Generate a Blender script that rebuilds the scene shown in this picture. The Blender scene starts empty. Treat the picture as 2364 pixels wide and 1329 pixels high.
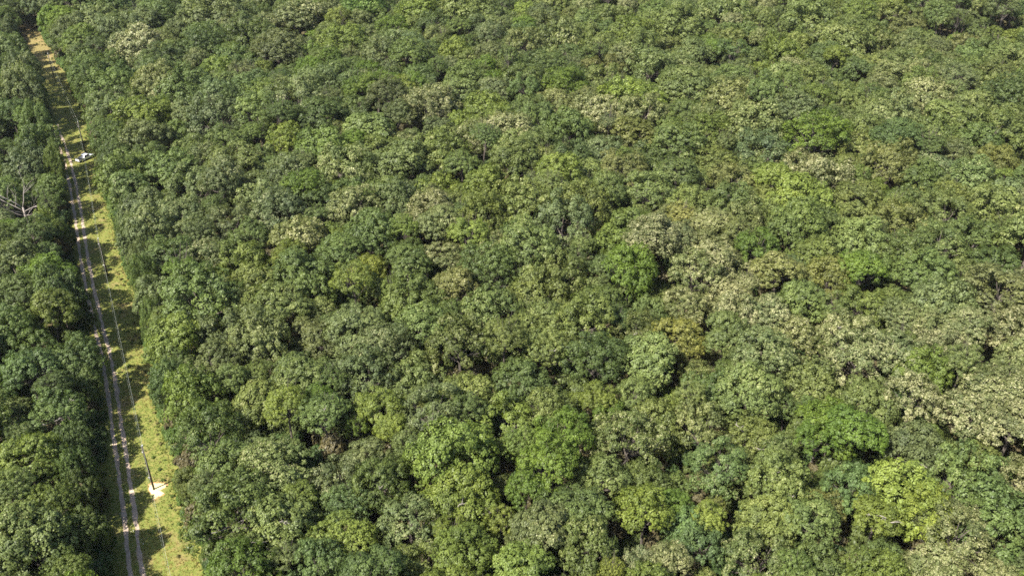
import bpy, bmesh, math, random
import numpy as np
from mathutils import Vector, Matrix, Euler

S = bpy.context.scene
C = S.collection
R = math.radians

# ------------------------------------------------------------------ camera, sky, sun, exposure
CAM_H = 120.0; PITCH = R(32.0); FPX = 2100.0; PW, PH = 2364.0, 1329.0
cam_d = bpy.data.cameras.new('camera')
cam_d.sensor_width = 36.0
cam_d.lens = 36.0 * FPX / PW
cam_d.clip_start = 0.5
cam_d.clip_end = 12000.0
cam = bpy.data.objects.new('camera', cam_d); C.objects.link(cam)
cam.location = (0, 0, CAM_H)
cam.rotation_euler = (math.pi / 2 - PITCH, 0, 0)
S.camera = cam

SUN_EL = 50.0; SHADOW_AZ = (0.73, 0.68)
w = bpy.data.worlds.new("World"); S.world = w; w.use_nodes = True
nt = w.node_tree; nt.nodes.clear()
sky = nt.nodes.new('ShaderNodeTexSky'); sky.sky_type = 'NISHITA'; sky.sun_disc = False
sky.sun_elevation = R(SUN_EL); sky.sun_rotation = math.atan2(-SHADOW_AZ[0], -SHADOW_AZ[1])
sky.air_density = 1.0; sky.dust_density = 1.5
bg = nt.nodes.new('ShaderNodeBackground'); bg.inputs[1].default_value = 0.085
wo = nt.nodes.new('ShaderNodeOutputWorld')
nt.links.new(sky.outputs[0], bg.inputs[0]); nt.links.new(bg.outputs[0], wo.inputs[0])

sl = bpy.data.lights.new('sun', 'SUN'); sl.energy = 5.0; sl.angle = R(0.53); sl.color = (1.0, 0.945, 0.86)
sun = bpy.data.objects.new('sun', sl); C.objects.link(sun)
ce, se = math.cos(R(SUN_EL)), math.sin(R(SUN_EL))
ldir = Vector((SHADOW_AZ[0] * ce, SHADOW_AZ[1] * ce, -se)).normalized()
sun.rotation_euler = ldir.to_track_quat('-Z', 'Y').to_euler()
sun.location = (-60, -60, 300)

S.view_settings.view_transform = 'Standard'
S.view_settings.look = 'None'
S.view_settings.exposure = 1.58
S.view_settings.gamma = 1.0
S.view_settings.use_curve_mapping = False
cy = S.cycles
cy.max_bounces = 5; cy.diffuse_bounces = 3; cy.glossy_bounces = 1; cy.transmission_bounces = 3
cy.transparent_max_bounces = 4; cy.volume_bounces = 0
cy.use_denoising = False
cy.filter_width = 1.6

# ------------------------------------------------------------------ where things stand (metres, camera above the origin)
CP, SP = math.cos(PITCH), math.sin(PITCH)
def ground(px, py, z=0.0):
    dx = (px - PW / 2) / FPX; dy = -(py - PH / 2) / FPX
    v = Vector((dx, CP + dy * SP, -SP + dy * CP))
    t = (z - CAM_H) / v.z
    return Vector((v.x * t, v.y * t, z))
def project(x, y, z):
    rx, ry, rz = x, y, z - CAM_H
    dep = ry * CP - rz * SP
    up = ry * SP + rz * CP
    return PW / 2 + FPX * rx / dep, PH / 2 - FPX * up / dep, FPX / dep

def curve_of(pts, z=0.0):
    g = sorted(((ground(a, b, z).y, ground(a, b, z).x) for a, b in pts))
    ys = np.array([p[0] for p in g]); xs = np.array([p[1] for p in g])
    def f(y):
        if y < ys[0]: return xs[0] + (y - ys[0]) * -0.46
        if y > ys[-1]: return xs[-1] + (y - ys[-1]) * -0.5
        return float(np.interp(y, ys, xs))
    return f
right_track = curve_of([(330, 1329), (320, 1265), (308, 1160), (292, 1055), (276, 950), (264, 865), (247, 790), (229, 720), (213, 650), (197, 560), (189, 500), (175, 425), (163, 375), (152, 340), (135, 300)])
left_edge = curve_of([(262, 1329), (236, 1150), (226, 1000), (238, 920), (236, 830), (212, 740), (196, 640), (166, 560), (152, 430), (145, 370), (124, 300), (112, 230), (88, 170), (50, 100), (38, 75)], 8.0)
right_edge = curve_of([(460, 1329), (430, 1230), (402, 1130), (375, 1010), (350, 900), (322, 740), (302, 660), (272, 570), (250, 500), (226, 420), (212, 330), (192, 270), (165, 210), (135, 150), (112, 110), (85, 72)])
CLEAR_END = ground(75, 72).y

rng = random.Random(11)
nrng = np.random.default_rng(5)
# smooth 2D noise for regional drift
_ph = [(rng.uniform(0, 6.28), rng.uniform(0, 6.28), rng.uniform(0, 6.28)) for _ in range(6)]
def drift(x, y, s=60.0, k=0):
    a, b, c = _ph[k]
    return (math.sin(x / s + a) + math.sin(y / s * 0.9 + b + 0.7 * math.sin(x / s * 0.6 + c)) + math.sin((x + y) / s * 0.7 + c)) / 3

# ------------------------------------------------------------------ materials
def new_mat(name):
    m = bpy.data.materials.new(name); m.use_nodes = True
    t = m.node_tree; t.nodes.clear()
    o = t.nodes.new('ShaderNodeOutputMaterial')
    return m, t, o
def N(t, typ, **kw):
    n = t.nodes.new(typ)
    for k, v in kw.items(): setattr(n, k, v)
    return n
def mathn(t, op, a, b=None, clamp=False):
    n = N(t, 'ShaderNodeMath', operation=op, use_clamp=clamp)
    for i, v in enumerate((a, b)):
        if v is None: continue
        if isinstance(v, (int, float)): n.inputs[i].default_value = v
        else: t.links.new(v, n.inputs[i])
    return n.outputs[0]
def mixc(t, fac, a, b, mode='MIX'):
    n = N(t, 'ShaderNodeMix', data_type='RGBA', blend_type=mode)
    for s, v in ((n.inputs[0], fac), (n.inputs[6], a), (n.inputs[7], b)):
        if isinstance(v, (int, float)): s.default_value = v
        elif isinstance(v, tuple): s.default_value = (v[0], v[1], v[2], 1)
        else: t.links.new(v, s)
    return n.outputs[2]
def noise(t, scale, detail=4, rough=0.6, vec=None):
    n = N(t, 'ShaderNodeTexNoise'); n.inputs['Scale'].default_value = scale
    n.inputs['Detail'].default_value = detail; n.inputs['Roughness'].default_value = rough
    if vec is not None: t.links.new(vec, n.inputs['Vector'])
    return n.outputs['Fac']
def ramp(t, fac, stops):
    n = N(t, 'ShaderNodeValToRGB'); t.links.new(fac, n.inputs[0])
    e = n.color_ramp.elements
    while len(e) < len(stops): e.new(0.5)
    for q, (p, c) in zip(e, stops): q.position = p; q.color = (c[0], c[1], c[2], 1)
    return n.outputs[0]
def simple(name, col, rough=0.7, metal=0.0, spec=0.4, var=0.0, scale=8.0, bump=0.0):
    m, t, o = new_mat(name)
    p = N(t, 'ShaderNodeBsdfPrincipled')
    p.inputs['Roughness'].default_value = rough; p.inputs['Metallic'].default_value = metal
    p.inputs['Specular IOR Level'].default_value = spec
    if var > 0 or bump > 0:
        tc = N(t, 'ShaderNodeTexCoord')
        f = noise(t, scale, 5, 0.65, tc.outputs['Object'])
        c = ramp(t, f, [(0.3, tuple(v * (1 - var) for v in col)), (0.7, tuple(min(1, v * (1 + var)) for v in col))])
        t.links.new(c, p.inputs['Base Color'])
        if bump > 0:
            b = N(t, 'ShaderNodeBump'); b.inputs['Strength'].default_value = bump; b.inputs['Distance'].default_value = 0.05
            t.links.new(f, b.inputs['Height']); t.links.new(b.outputs[0], p.inputs['Normal'])
    else:
        p.inputs['Base Color'].default_value = (*col, 1)
    t.links.new(p.outputs[0], o.inputs[0])
    return m

def leaf_material():
    m, t, o = new_mat('leaf')
    def attr(name, kind):
        return N(t, 'ShaderNodeAttribute', attribute_name=name, attribute_type=kind)
    tint = attr('tint', 'INSTANCER').outputs['Color']
    pale = attr('pale', 'INSTANCER').outputs['Fac']
    lv = attr('leaf_random', 'GEOMETRY').outputs['Fac']
    lc = attr('clump_random', 'GEOMETRY').outputs['Fac']
    g = mathn(t, 'ADD', mathn(t, 'MULTIPLY', lv, 0.62), mathn(t, 'MULTIPLY', lc, 0.46))
    g = mathn(t, 'ADD', g, 0.44)
    sc = N(t, 'ShaderNodeVectorMath', operation='SCALE'); t.links.new(tint, sc.inputs[0]); t.links.new(g, sc.inputs['Scale'])
    # a few leaves on every tree are turned yellower or bluer
    yel = mixc(t, mathn(t, 'MULTIPLY', lc, 0.8), sc.outputs[0], (1.18, 1.06, 0.82), 'MULTIPLY')
    # pale undersides turned up by the wind on some trees, clump by clump
    q = mathn(t, 'ADD', mathn(t, 'MULTIPLY', lc, 0.45), mathn(t, 'MULTIPLY', lv, 0.55))
    q = mathn(t, 'SUBTRACT', mathn(t, 'ADD', q, pale), 1.0)
    q = mathn(t, 'MULTIPLY', q, 3.0, True)
    col = mixc(t, mathn(t, 'MULTIPLY', q, 0.8), yel, (0.37, 0.35, 0.20))
    p = N(t, 'ShaderNodeBsdfPrincipled'); p.inputs['Roughness'].default_value = 0.5
    p.inputs['Specular IOR Level'].default_value = 0.28
    t.links.new(col, p.inputs['Base Color'])
    tr = N(t, 'ShaderNodeBsdfTranslucent')
    t.links.new(mixc(t, 1.0, col, (1.25, 1.35, 0.5), 'MULTIPLY'), tr.inputs[0])
    mx = N(t, 'ShaderNodeMixShader'); mx.inputs[0].default_value = 0.32
    t.links.new(p.outputs[0], mx.inputs[1]); t.links.new(tr.outputs[0], mx.inputs[2])
    t.links.new(mx.outputs[0], o.inputs[0])
    return m
M_LEAF = leaf_material()
M_BARK = simple('bark', (0.075, 0.062, 0.05), 0.9, var=0.35, scale=3, bump=0.4)
M_DEAD = simple('bleached_wood', (0.235, 0.205, 0.18), 0.85, var=0.25, scale=2)

def floor_material():
    m, t, o = new_mat('leaf_litter')
    g = N(t, 'ShaderNodeNewGeometry').outputs['Position']
    a = noise(t, 0.15, 6, 0.6, g); b = noise(t, 2.2, 5, 0.7, g)
    c1 = ramp(t, a, [(0.3, (0.045, 0.055, 0.022)), (0.5, (0.10, 0.075, 0.045)), (0.7, (0.17, 0.10, 0.065))])
    c2 = mixc(t, mathn(t, 'MULTIPLY', b, 0.9), c1, (0.05, 0.06, 0.02))
    p = N(t, 'ShaderNodeBsdfPrincipled'); p.inputs['Roughness'].default_value = 0.95; p.inputs['Specular IOR Level'].default_value = 0.1
    t.links.new(c2, p.inputs['Base Color'])
    bp = N(t, 'ShaderNodeBump'); bp.inputs['Distance'].default_value = 0.15; t.links.new(b, bp.inputs['Height']); t.links.new(bp.outputs[0], p.inputs['Normal'])
    t.links.new(p.outputs[0], o.inputs[0]); return m
def turf_material():
    m, t, o = new_mat('mown_grass')
    g = N(t, 'ShaderNodeNewGeometry').outputs['Position']
    a = noise(t, 0.22, 5, 0.62, g); b = noise(t, 1.1, 6, 0.7, g); c = noise(t, 7.0, 3, 0.7, g)
    c1 = ramp(t, b, [(0.28, (0.075, 0.10, 0.02)), (0.45, (0.128, 0.150, 0.032)), (0.60, (0.19, 0.18, 0.05)), (0.74, (0.25, 0.175, 0.075))])
    dry = ramp(t, c, [(0.3, (0.17, 0.12, 0.05)), (0.7, (0.30, 0.20, 0.11))])
    fy = mathn(t, 'MULTIPLY', mathn(t, 'SUBTRACT', a, 0.53), 6.0, True)
    sep = N(t, 'ShaderNodeSeparateXYZ'); t.links.new(g, sep.inputs[0])
    far = mathn(t, 'MULTIPLY', mathn(t, 'SUBTRACT', sep.outputs['Y'], 335.0), 0.025, True)   # the mown strip turns bare and brown at its far end
    fy = mathn(t, 'ADD', mathn(t, 'MULTIPLY', fy, 0.75), mathn(t, 'MULTIPLY', far, 0.55), True)
    c2 = mixc(t, fy, c1, dry)
    c3 = mixc(t, mathn(t, 'MULTIPLY', mathn(t, 'SUBTRACT', c, 0.45), 2.0, True), c2, mixc(t, 1.0, c2, (0.62, 0.72, 0.55), 'MULTIPLY'))
    p = N(t, 'ShaderNodeBsdfPrincipled'); p.inputs['Roughness'].default_value = 0.9; p.inputs['Specular IOR Level'].default_value = 0.15
    t.links.new(c3, p.inputs['Base Color'])
    bp = N(t, 'ShaderNodeBump'); bp.inputs['Distance'].default_value = 0.12; t.links.new(c, bp.inputs['Height']); t.links.new(bp.outputs[0], p.inputs['Normal'])
    t.links.new(p.outputs[0], o.inputs[0]); return m
def rut_material():
    m, t, o = new_mat('sandy_gravel')
    g = N(t, 'ShaderNodeNewGeometry').outputs['Position']
    a = noise(t, 0.9, 5, 0.7, g); b = noise(t, 9.0, 4, 0.7, g)
    c1 = ramp(t, a, [(0.3, (0.20, 0.145, 0.11)), (0.5, (0.34, 0.265, 0.20)), (0.7, (0.45, 0.37, 0.29))])
    c2 = mixc(t, mathn(t, 'MULTIPLY', b, 0.35), c1, (0.26, 0.19, 0.14))
    p = N(t, 'ShaderNodeBsdfPrincipled'); p.inputs['Roughness'].default_value = 0.92; p.inputs['Specular IOR Level'].default_value = 0.2
    t.links.new(c2, p.inputs['Base Color'])
    bp = N(t, 'ShaderNodeBump'); bp.inputs['Distance'].default_value = 0.04; t.links.new(b, bp.inputs['Height']); t.links.new(bp.outputs[0], p.inputs['Normal'])
    t.links.new(p.outputs[0], o.inputs[0]); return m
M_FLOOR, M_TURF, M_RUT = floor_material(), turf_material(), rut_material()
M_SAND = simple('fresh_sand', (0.52, 0.47, 0.25), 0.95, spec=0.1, var=0.12, scale=4, bump=0.3)
M_SANDRIM = simple('orange_clay', (0.34, 0.19, 0.085), 0.95, spec=0.1, var=0.25, scale=4)
M_POLE = simple('creosoted_wood', (0.05, 0.038, 0.028), 0.8, var=0.3, scale=6)
M_WIRE = simple('aluminium_wire', (0.34, 0.36, 0.33), 0.6, 0.0)
M_PORC = simple('porcelain', (0.55, 0.56, 0.55), 0.25)
M_STEEL = simple('galvanised_steel', (0.35, 0.35, 0.34), 0.5, 0.7)

# ------------------------------------------------------------------ helpers
def mesh_obj(name, verts, faces, mat, parent=None, smooth=False):
    me = bpy.data.meshes.new(name); me.from_pydata([tuple(v) for v in verts], [], faces); me.update()
    if mat: me.materials.append(mat)
    if smooth:
        for p in me.polygons: p.use_smooth = True
    o = bpy.data.objects.new(name, me); C.objects.link(o)
    if parent: o.parent = parent
    return o
def bm_obj(name, bm, mat, parent=None, smooth=False):
    me = bpy.data.meshes.new(name); bm.to_mesh(me); bm.free()
    if mat: me.materials.append(mat)
    if smooth:
        for p in me.polygons: p.use_smooth = True
    o = bpy.data.objects.new(name, me); C.objects.link(o)
    if parent: o.parent = parent
    return o
def tube(V, F, pts, rads, n=6):
    """a tapering tube through pts appended to the lists"""
    base = len(V); prev = None
    for i, (p, r) in enumerate(zip(pts, rads)):
        p = Vector(p)
        d = (Vector(pts[min(i + 1, len(pts) - 1)]) - Vector(pts[max(i - 1, 0)])).normalized()
        a = d.orthogonal().normalized() if prev is None else (prev - d * prev.dot(d)).normalized()
        prev = a; b = d.cross(a)
        for k in range(n):
            an = 2 * math.pi * k / n
            V.append(p + (a * math.cos(an) + b * math.sin(an)) * r)
    for i in range(len(pts) - 1):
        for k in range(n):
            k2 = (k + 1) % n
            F.append((base + i * n + k, base + i * n + k2, base + (i + 1) * n + k2, base + (i + 1) * n + k))
    F.append(tuple(base + k for k in range(n))[::-1]); F.append(tuple(base + (len(pts) - 1) * n + k for k in range(n)))

# ------------------------------------------------------------------ ground
def sheet_height(x, y):
    return 0.0
def make_ground():
    bm = bmesh.new(); bmesh.ops.create_grid(bm, x_segments=40, y_segments=40, size=6000)
    o = bm_obj('ground', bm, M_FLOOR); o['kind'] = 'structure'; o.location = (0, 1500, -0.012)
    o['label'] = 'brown leaf litter covered forest floor under the trees'
make_ground()

def ribbon(name, fa, fb, y0, y1, z, mat, step=1.5, jag=0.0, cols=1, seed=1):
    rr = random.Random(seed); V = []; F = []; ys = np.arange(y0, y1 + step, step)
    for y in ys:
        a, b = fa(y), fb(y)
        a += rr.uniform(-jag, jag); b += rr.uniform(-jag, jag)
        for c in range(cols + 1):
            V.append((a + (b - a) * c / cols, y, z))
    k = cols + 1
    for i in range(len(ys) - 1):
        for c in range(cols):
            F.append((i * k + c, i * k + c + 1, (i + 1) * k + c + 1, (i + 1) * k + c))
    return mesh_obj(name, V, F, mat)
strip = ribbon('grass_verge', lambda y: max(right_track(y) - 5.5, left_edge(y) - 5.0), lambda y: right_edge(y) + 1.6, 20, CLEAR_END + 3, 0.0, M_TURF, 1.5, 0.35)
strip['kind'] = 'structure'; strip['label'] = 'mown yellow-green grass strip between two woods'
def rut_w(y, s): return 0.40 + 0.10 * math.sin(y * 0.37 + s) + 0.06 * math.sin(y * 1.3 + s * 2)
for s, off in ((1, 0.0), (2, -1.95)):
    rt = ribbon('wheel_track', lambda y: right_track(y) + off - rut_w(y, s), lambda y: right_track(y) + off + rut_w(y + 3, s), 20, 300, 0.006, M_RUT, 0.8, 0.12, seed=s)
    rt['kind'] = 'structure'; rt['label'] = 'pale gravel wheel rut of the dirt track, ' + ('beside the open grass' if s == 1 else 'beside the shaded wood')
# loose pale spoil and stones scattered along the ruts
def scatter_stones():
    V = []; F = []; rr = random.Random(4)
    for i in range(2600):
        y = rr.uniform(30, 300); x = right_track(y) + rr.choice((0, -1.95, 0, 0.2)) + rr.gauss(0, 0.45)
        r = rr.uniform(0.03, 0.11); b = len(V); a0 = rr.uniform(0, 6)
        for k in range(4):
            V.append((x + r * math.cos(a0 + k * 1.57) * rr.uniform(.7, 1.3), y + r * math.sin(a0 + k * 1.57) * rr.uniform(.7, 1.3), 0.0))
        V.append((x, y, r * 0.8))
        for k in range(4): F.append((b + k, b + (k + 1) % 4, b + 4))
    o = mesh_obj('track_stones', V, F, simple('pale_stone', (0.50, 0.46, 0.41), 0.9, var=0.2)); o['kind'] = 'stuff'
    o['label'] = 'loose pale stones scattered along the wheel ruts'
scatter_stones()

# fresh sand heap round the foot of the nearest pole
def sand():
    px = [(345, 1119), (353, 1114), (366, 1115), (380, 1115), (385, 1122), (374, 1128), (368, 1132), (378, 1139), (366, 1146), (357, 1152), (354, 1143), (347, 1134), (343, 1126)]
    pts = [ground(*p) for p in px]
    c = sum(pts, Vector()) / len(pts)
    for name, grow, z0, hgt, mat in (('clay_rim', 1.15, 0.010, 0.0, M_SANDRIM), ('sand_patch', 1.0, 0.014, 0.16, M_SAND)):
        rings = []; V = []; F = []; rr = random.Random(3)
        fine = []
        for i in range(len(pts)):
            a, b = pts[i], pts[(i + 1) % len(pts)]
            for k in range(4):
                q = a.lerp(b, k / 4); fine.append(q + Vector((rr.uniform(-.12, .12), rr.uniform(-.12, .12), 0)))
        n = len(fine)
        for s in (1.0, 0.75, 0.45):
            for q in fine:
                v = c + (q - c) * s * grow; v.z = z0 + hgt * (1 - s) ** 0.7 + (rr.uniform(0, .03) if s < 1 and hgt else 0); V.append(v)
        V.append(Vector((c.x, c.y, z0 + hgt)))
        for r_ in range(2):
            for k in range(n): F.append((r_ * n + k, r_ * n + (k + 1) % n, (r_ + 1) * n + (k + 1) % n, (r_ + 1) * n + k))
        for k in range(n): F.append((2 * n + k, 2 * n + (k + 1) % n, 3 * n))
        o = mesh_obj(name, V, F, mat); o['kind'] = 'structure'
        o['label'] = 'pale yellow sand spread round the foot of the pole' if hgt else 'thin orange clay rim round the pale sand'
sand()

# ------------------------------------------------------------------ crowns and trunks
def make_crown_mesh(name, seed, boughs=17, lobes=14, leaves=92, leaf=0.039, flat=1.0, bough=(0.28, 0.44), lobe=(0.085, 0.15), open_=0.0):
    r = np.random.default_rng(seed)
    cen = []; rad = []; lcol = []; bgh = []
    ph = r.uniform(0, 6.28)
    B = []                                                  # boughs: rounded masses of foliage that make up the crown
    tilt = r.normal(0, 0.06, 2)
    for k in range(boughs):
        u = (k + 0.35) / boughs
        cz = 1 - u * 1.12
        az = k * 2.39996 + ph + r.normal(0, 0.3)
        hr = math.sqrt(max(0.0, 1 - cz * cz)) ** 0.8
        br = r.uniform(*bough)
        d = (1.02 - br) * r.uniform(0.88, 1.08)
        B.append((np.array([hr * math.cos(az) * d, hr * math.sin(az) * d, (cz * flat + r.normal(0, 0.07)) * d + tilt[0] * math.cos(az)]), br, r.random()))
    for c0, br, bc in B:
        if r.random() < open_: continue
        out0 = c0 / (np.linalg.norm(c0) + 1e-6)
        m = int(lobes * (br / 0.38) ** 2)
        got = []
        for q in range(m * 6):
            if len(got) >= m: break
            v = r.normal(0, 1, 3); v[2] = v[2] + 0.45; v += out0 * 0.6; v /= np.linalg.norm(v)
            if v[2] < -0.35: continue
            if any(np.dot(v, g) > 0.93 for g in got): continue
            got.append(v)
        for v in got:
            cen.append(c0 + v * br * r.uniform(0.78, 1.02) * np.array([1, 1, 1.0])); rad.append(r.uniform(*lobe))
            lcol.append(0.5 * bc + 0.5 * r.random()); bgh.append(v)
        for q in range(2):
            cen.append(c0 + r.normal(0, 0.25, 3) * br); rad.append(br * 0.45); lcol.append(bc * 0.6); bgh.append(out0)
    P = []; Nn = []; L1 = []; L2 = []; SZ = []
    for c, rd, lc, bv in zip(cen, rad, lcol, bgh):
        m = max(8, int(leaves * (rd / 0.12) ** 1.6)) if rd < 0.16 else int(leaves * 1.6)
        v = r.normal(0, 1, (m, 3)); v[:, 2] = v[:, 2] + 0.35
        out = bv
        v += out * 0.5
        v /= np.linalg.norm(v, axis=1)[:, None]
        # rough little sub-clumps: pull directions towards a few random ones
        sub = r.normal(0, 1, (5, 3)); sub[:, 2] += 0.3; sub /= np.linalg.norm(sub, axis=1)[:, None]
        idx = np.argmax(v @ sub.T, axis=1)
        v = v * 0.72 + sub[idx] * 0.28
        v /= np.linalg.norm(v, axis=1)[:, None]
        dist = rd * (0.55 + 0.5 * r.random(m) ** 0.6) * (0.85 + 0.25 * np.sin(idx * 2.1))
        sq = np.array([1, 1, 0.85])
        pos = c + v * dist[:, None] * sq
        nn = v * 0.55 + out * 0.5 + r.normal(0, 0.28, (m, 3)) + np.array([0, 0, 0.08])
        nn /= np.linalg.norm(nn, axis=1)[:, None]
        P.append(pos); Nn.append(nn); L1.append(r.random(m)); L2.append(np.clip(lc + r.normal(0, 0.08, m), 0, 1))
        SZ.append(leaf * r.uniform(0.7, 1.35, m))
    P = np.vstack(P); Nn = np.vstack(Nn); L1 = np.concatenate(L1); L2 = np.concatenate(L2); SZ = np.concatenate(SZ)
    n = len(P)
    t = r.normal(0, 1, (n, 3)); t -= Nn * np.sum(t * Nn, axis=1)[:, None]; t /= np.linalg.norm(t, axis=1)[:, None]
    b = np.cross(Nn, t)
    s = SZ[:, None]
    # pointed diamond leaf sprays, slightly folded
    q = np.stack([P - t * s * 0.55, P + b * s * 0.36 + Nn * s * 0.10, P + t * s * 0.6, P - b * s * 0.36 + Nn * s * 0.10], axis=1).reshape(-1, 3)
    me = bpy.data.meshes.new(name)
    me.vertices.add(n * 4); me.loops.add(n * 4); me.polygons.add(n)
    me.vertices.foreach_set('co', q.astype(np.float32).ravel())
    me.loops.foreach_set('vertex_index', np.arange(n * 4, dtype=np.int32))
    me.polygons.foreach_set('loop_start', np.arange(0, n * 4, 4, dtype=np.int32))
    me.polygons.foreach_set('loop_total', np.full(n, 4, dtype=np.int32))
    me.update(calc_edges=True)
    for nm, arr in (('leaf_random', L1), ('clump_random', L2)):
        at = me.attributes.new(nm, 'FLOAT', 'FACE'); at.data.foreach_set('value', arr.astype(np.float32))
    me.materials.append(M_LEAF)
    return me, cen

def make_trunk_mesh(name, seed, cen):
    """unit trunk: crown centre at the origin, ground at z = -1 (scaled later), limbs reach into the crown"""
    r = random.Random(seed); V = []; F = []
    top = Vector((r.uniform(-.06, .06), r.uniform(-.06, .06), -0.15))
    foot = Vector((r.uniform(-.1, .1), r.uniform(-.1, .1), -2.6))
    tube(V, F, [foot, foot.lerp(top, .15), foot.lerp(top, .6), top, top + Vector((r.uniform(-.1, .1), 0, .35))], [.085, .06, .05, .042, .02], 7)
    picks = r.sample(range(len(cen)), 13)
    for i in picks:
        c = Vector(cen[i]); st = foot.lerp(top, r.uniform(.75, 1.0))
        mid = st.lerp(c, 0.5) + Vector((r.uniform(-.08, .08), r.uniform(-.08, .08), -0.08 + r.uniform(-.05, .08)))
        tube(V, F, [st, mid, c, c * 1.12 + Vector((0, 0, .04))], [.03, .018, .008, .003], 4)
        for _ in range(2):
            e = mid.lerp(c, r.uniform(.2, .9)) + Vector((r.uniform(-.25, .25), r.uniform(-.25, .25), r.uniform(-.05, .2)))
            tube(V, F, [mid, mid.lerp(e, .5) + Vector((0, 0, .03)), e], [.011, .007, .003], 3)
    me = bpy.data.meshes.new(name); me.from_pydata([tuple(v) for v in V], [], F); me.update()
    me.materials.append(M_BARK)
    return me

VARS = []
specs = [dict(), dict(boughs=22, bough=(0.22, 0.36)), dict(boughs=12, bough=(0.36, 0.50)), dict(boughs=18, flat=0.8), dict(boughs=19, flat=1.15),
         dict(boughs=27, bough=(0.20, 0.31), lobes=12), dict(boughs=17, open_=0.12), dict(boughs=21, open_=0.08, bough=(0.24, 0.38)), dict(boughs=14, bough=(0.32, 0.46), flat=0.85),
         dict(boughs=17, bough=(0.28, 0.42), lobe=(0.10, 0.17), leaf=0.044), dict(boughs=24, bough=(0.22, 0.34), open_=0.1, leaf=0.034), dict(boughs=11, bough=(0.38, 0.54), flat=1.05, lobe=(0.07, 0.12), leaf=0.034, lobes=20, leaves=86)]
for i, sp in enumerate(specs):
    cm, cen = make_crown_mesh('crown', 100 + i, **sp)
    VARS.append((cm, make_trunk_mesh('trunk', 200 + i, cen)))

# ------------------------------------------------------------------ tree kinds: (leaf colour, pale share, words)
KIND = {
 'G': ((0.090, 0.128, 0.037), 0.15, 'mid green'),
 'D': ((0.070, 0.102, 0.030), 0.00, 'dark green'),
 'K': ((0.100, 0.130, 0.049), 0.25, 'greyish sage green'),
 'L': ((0.114, 0.148, 0.044), 0.25, 'light olive green'),
 'P': ((0.120, 0.146, 0.050), 0.50, 'cream-flecked pale'),
 'Y': ((0.126, 0.164, 0.033), 0.05, 'bright yellow-green'),
 'y': ((0.110, 0.150, 0.032), 0.12, 'yellowish green'),
 'B': ((0.090, 0.142, 0.024), 0.00, 'vivid green'),
 'O': ((0.118, 0.135, 0.044), 0.32, 'tawny olive-brown'),
 'A': ((0.140, 0.155, 0.042), 0.25, 'golden yellow'),
 'T': ((0.080, 0.124, 0.040), 0.08, 'bluish green'),
}
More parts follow.
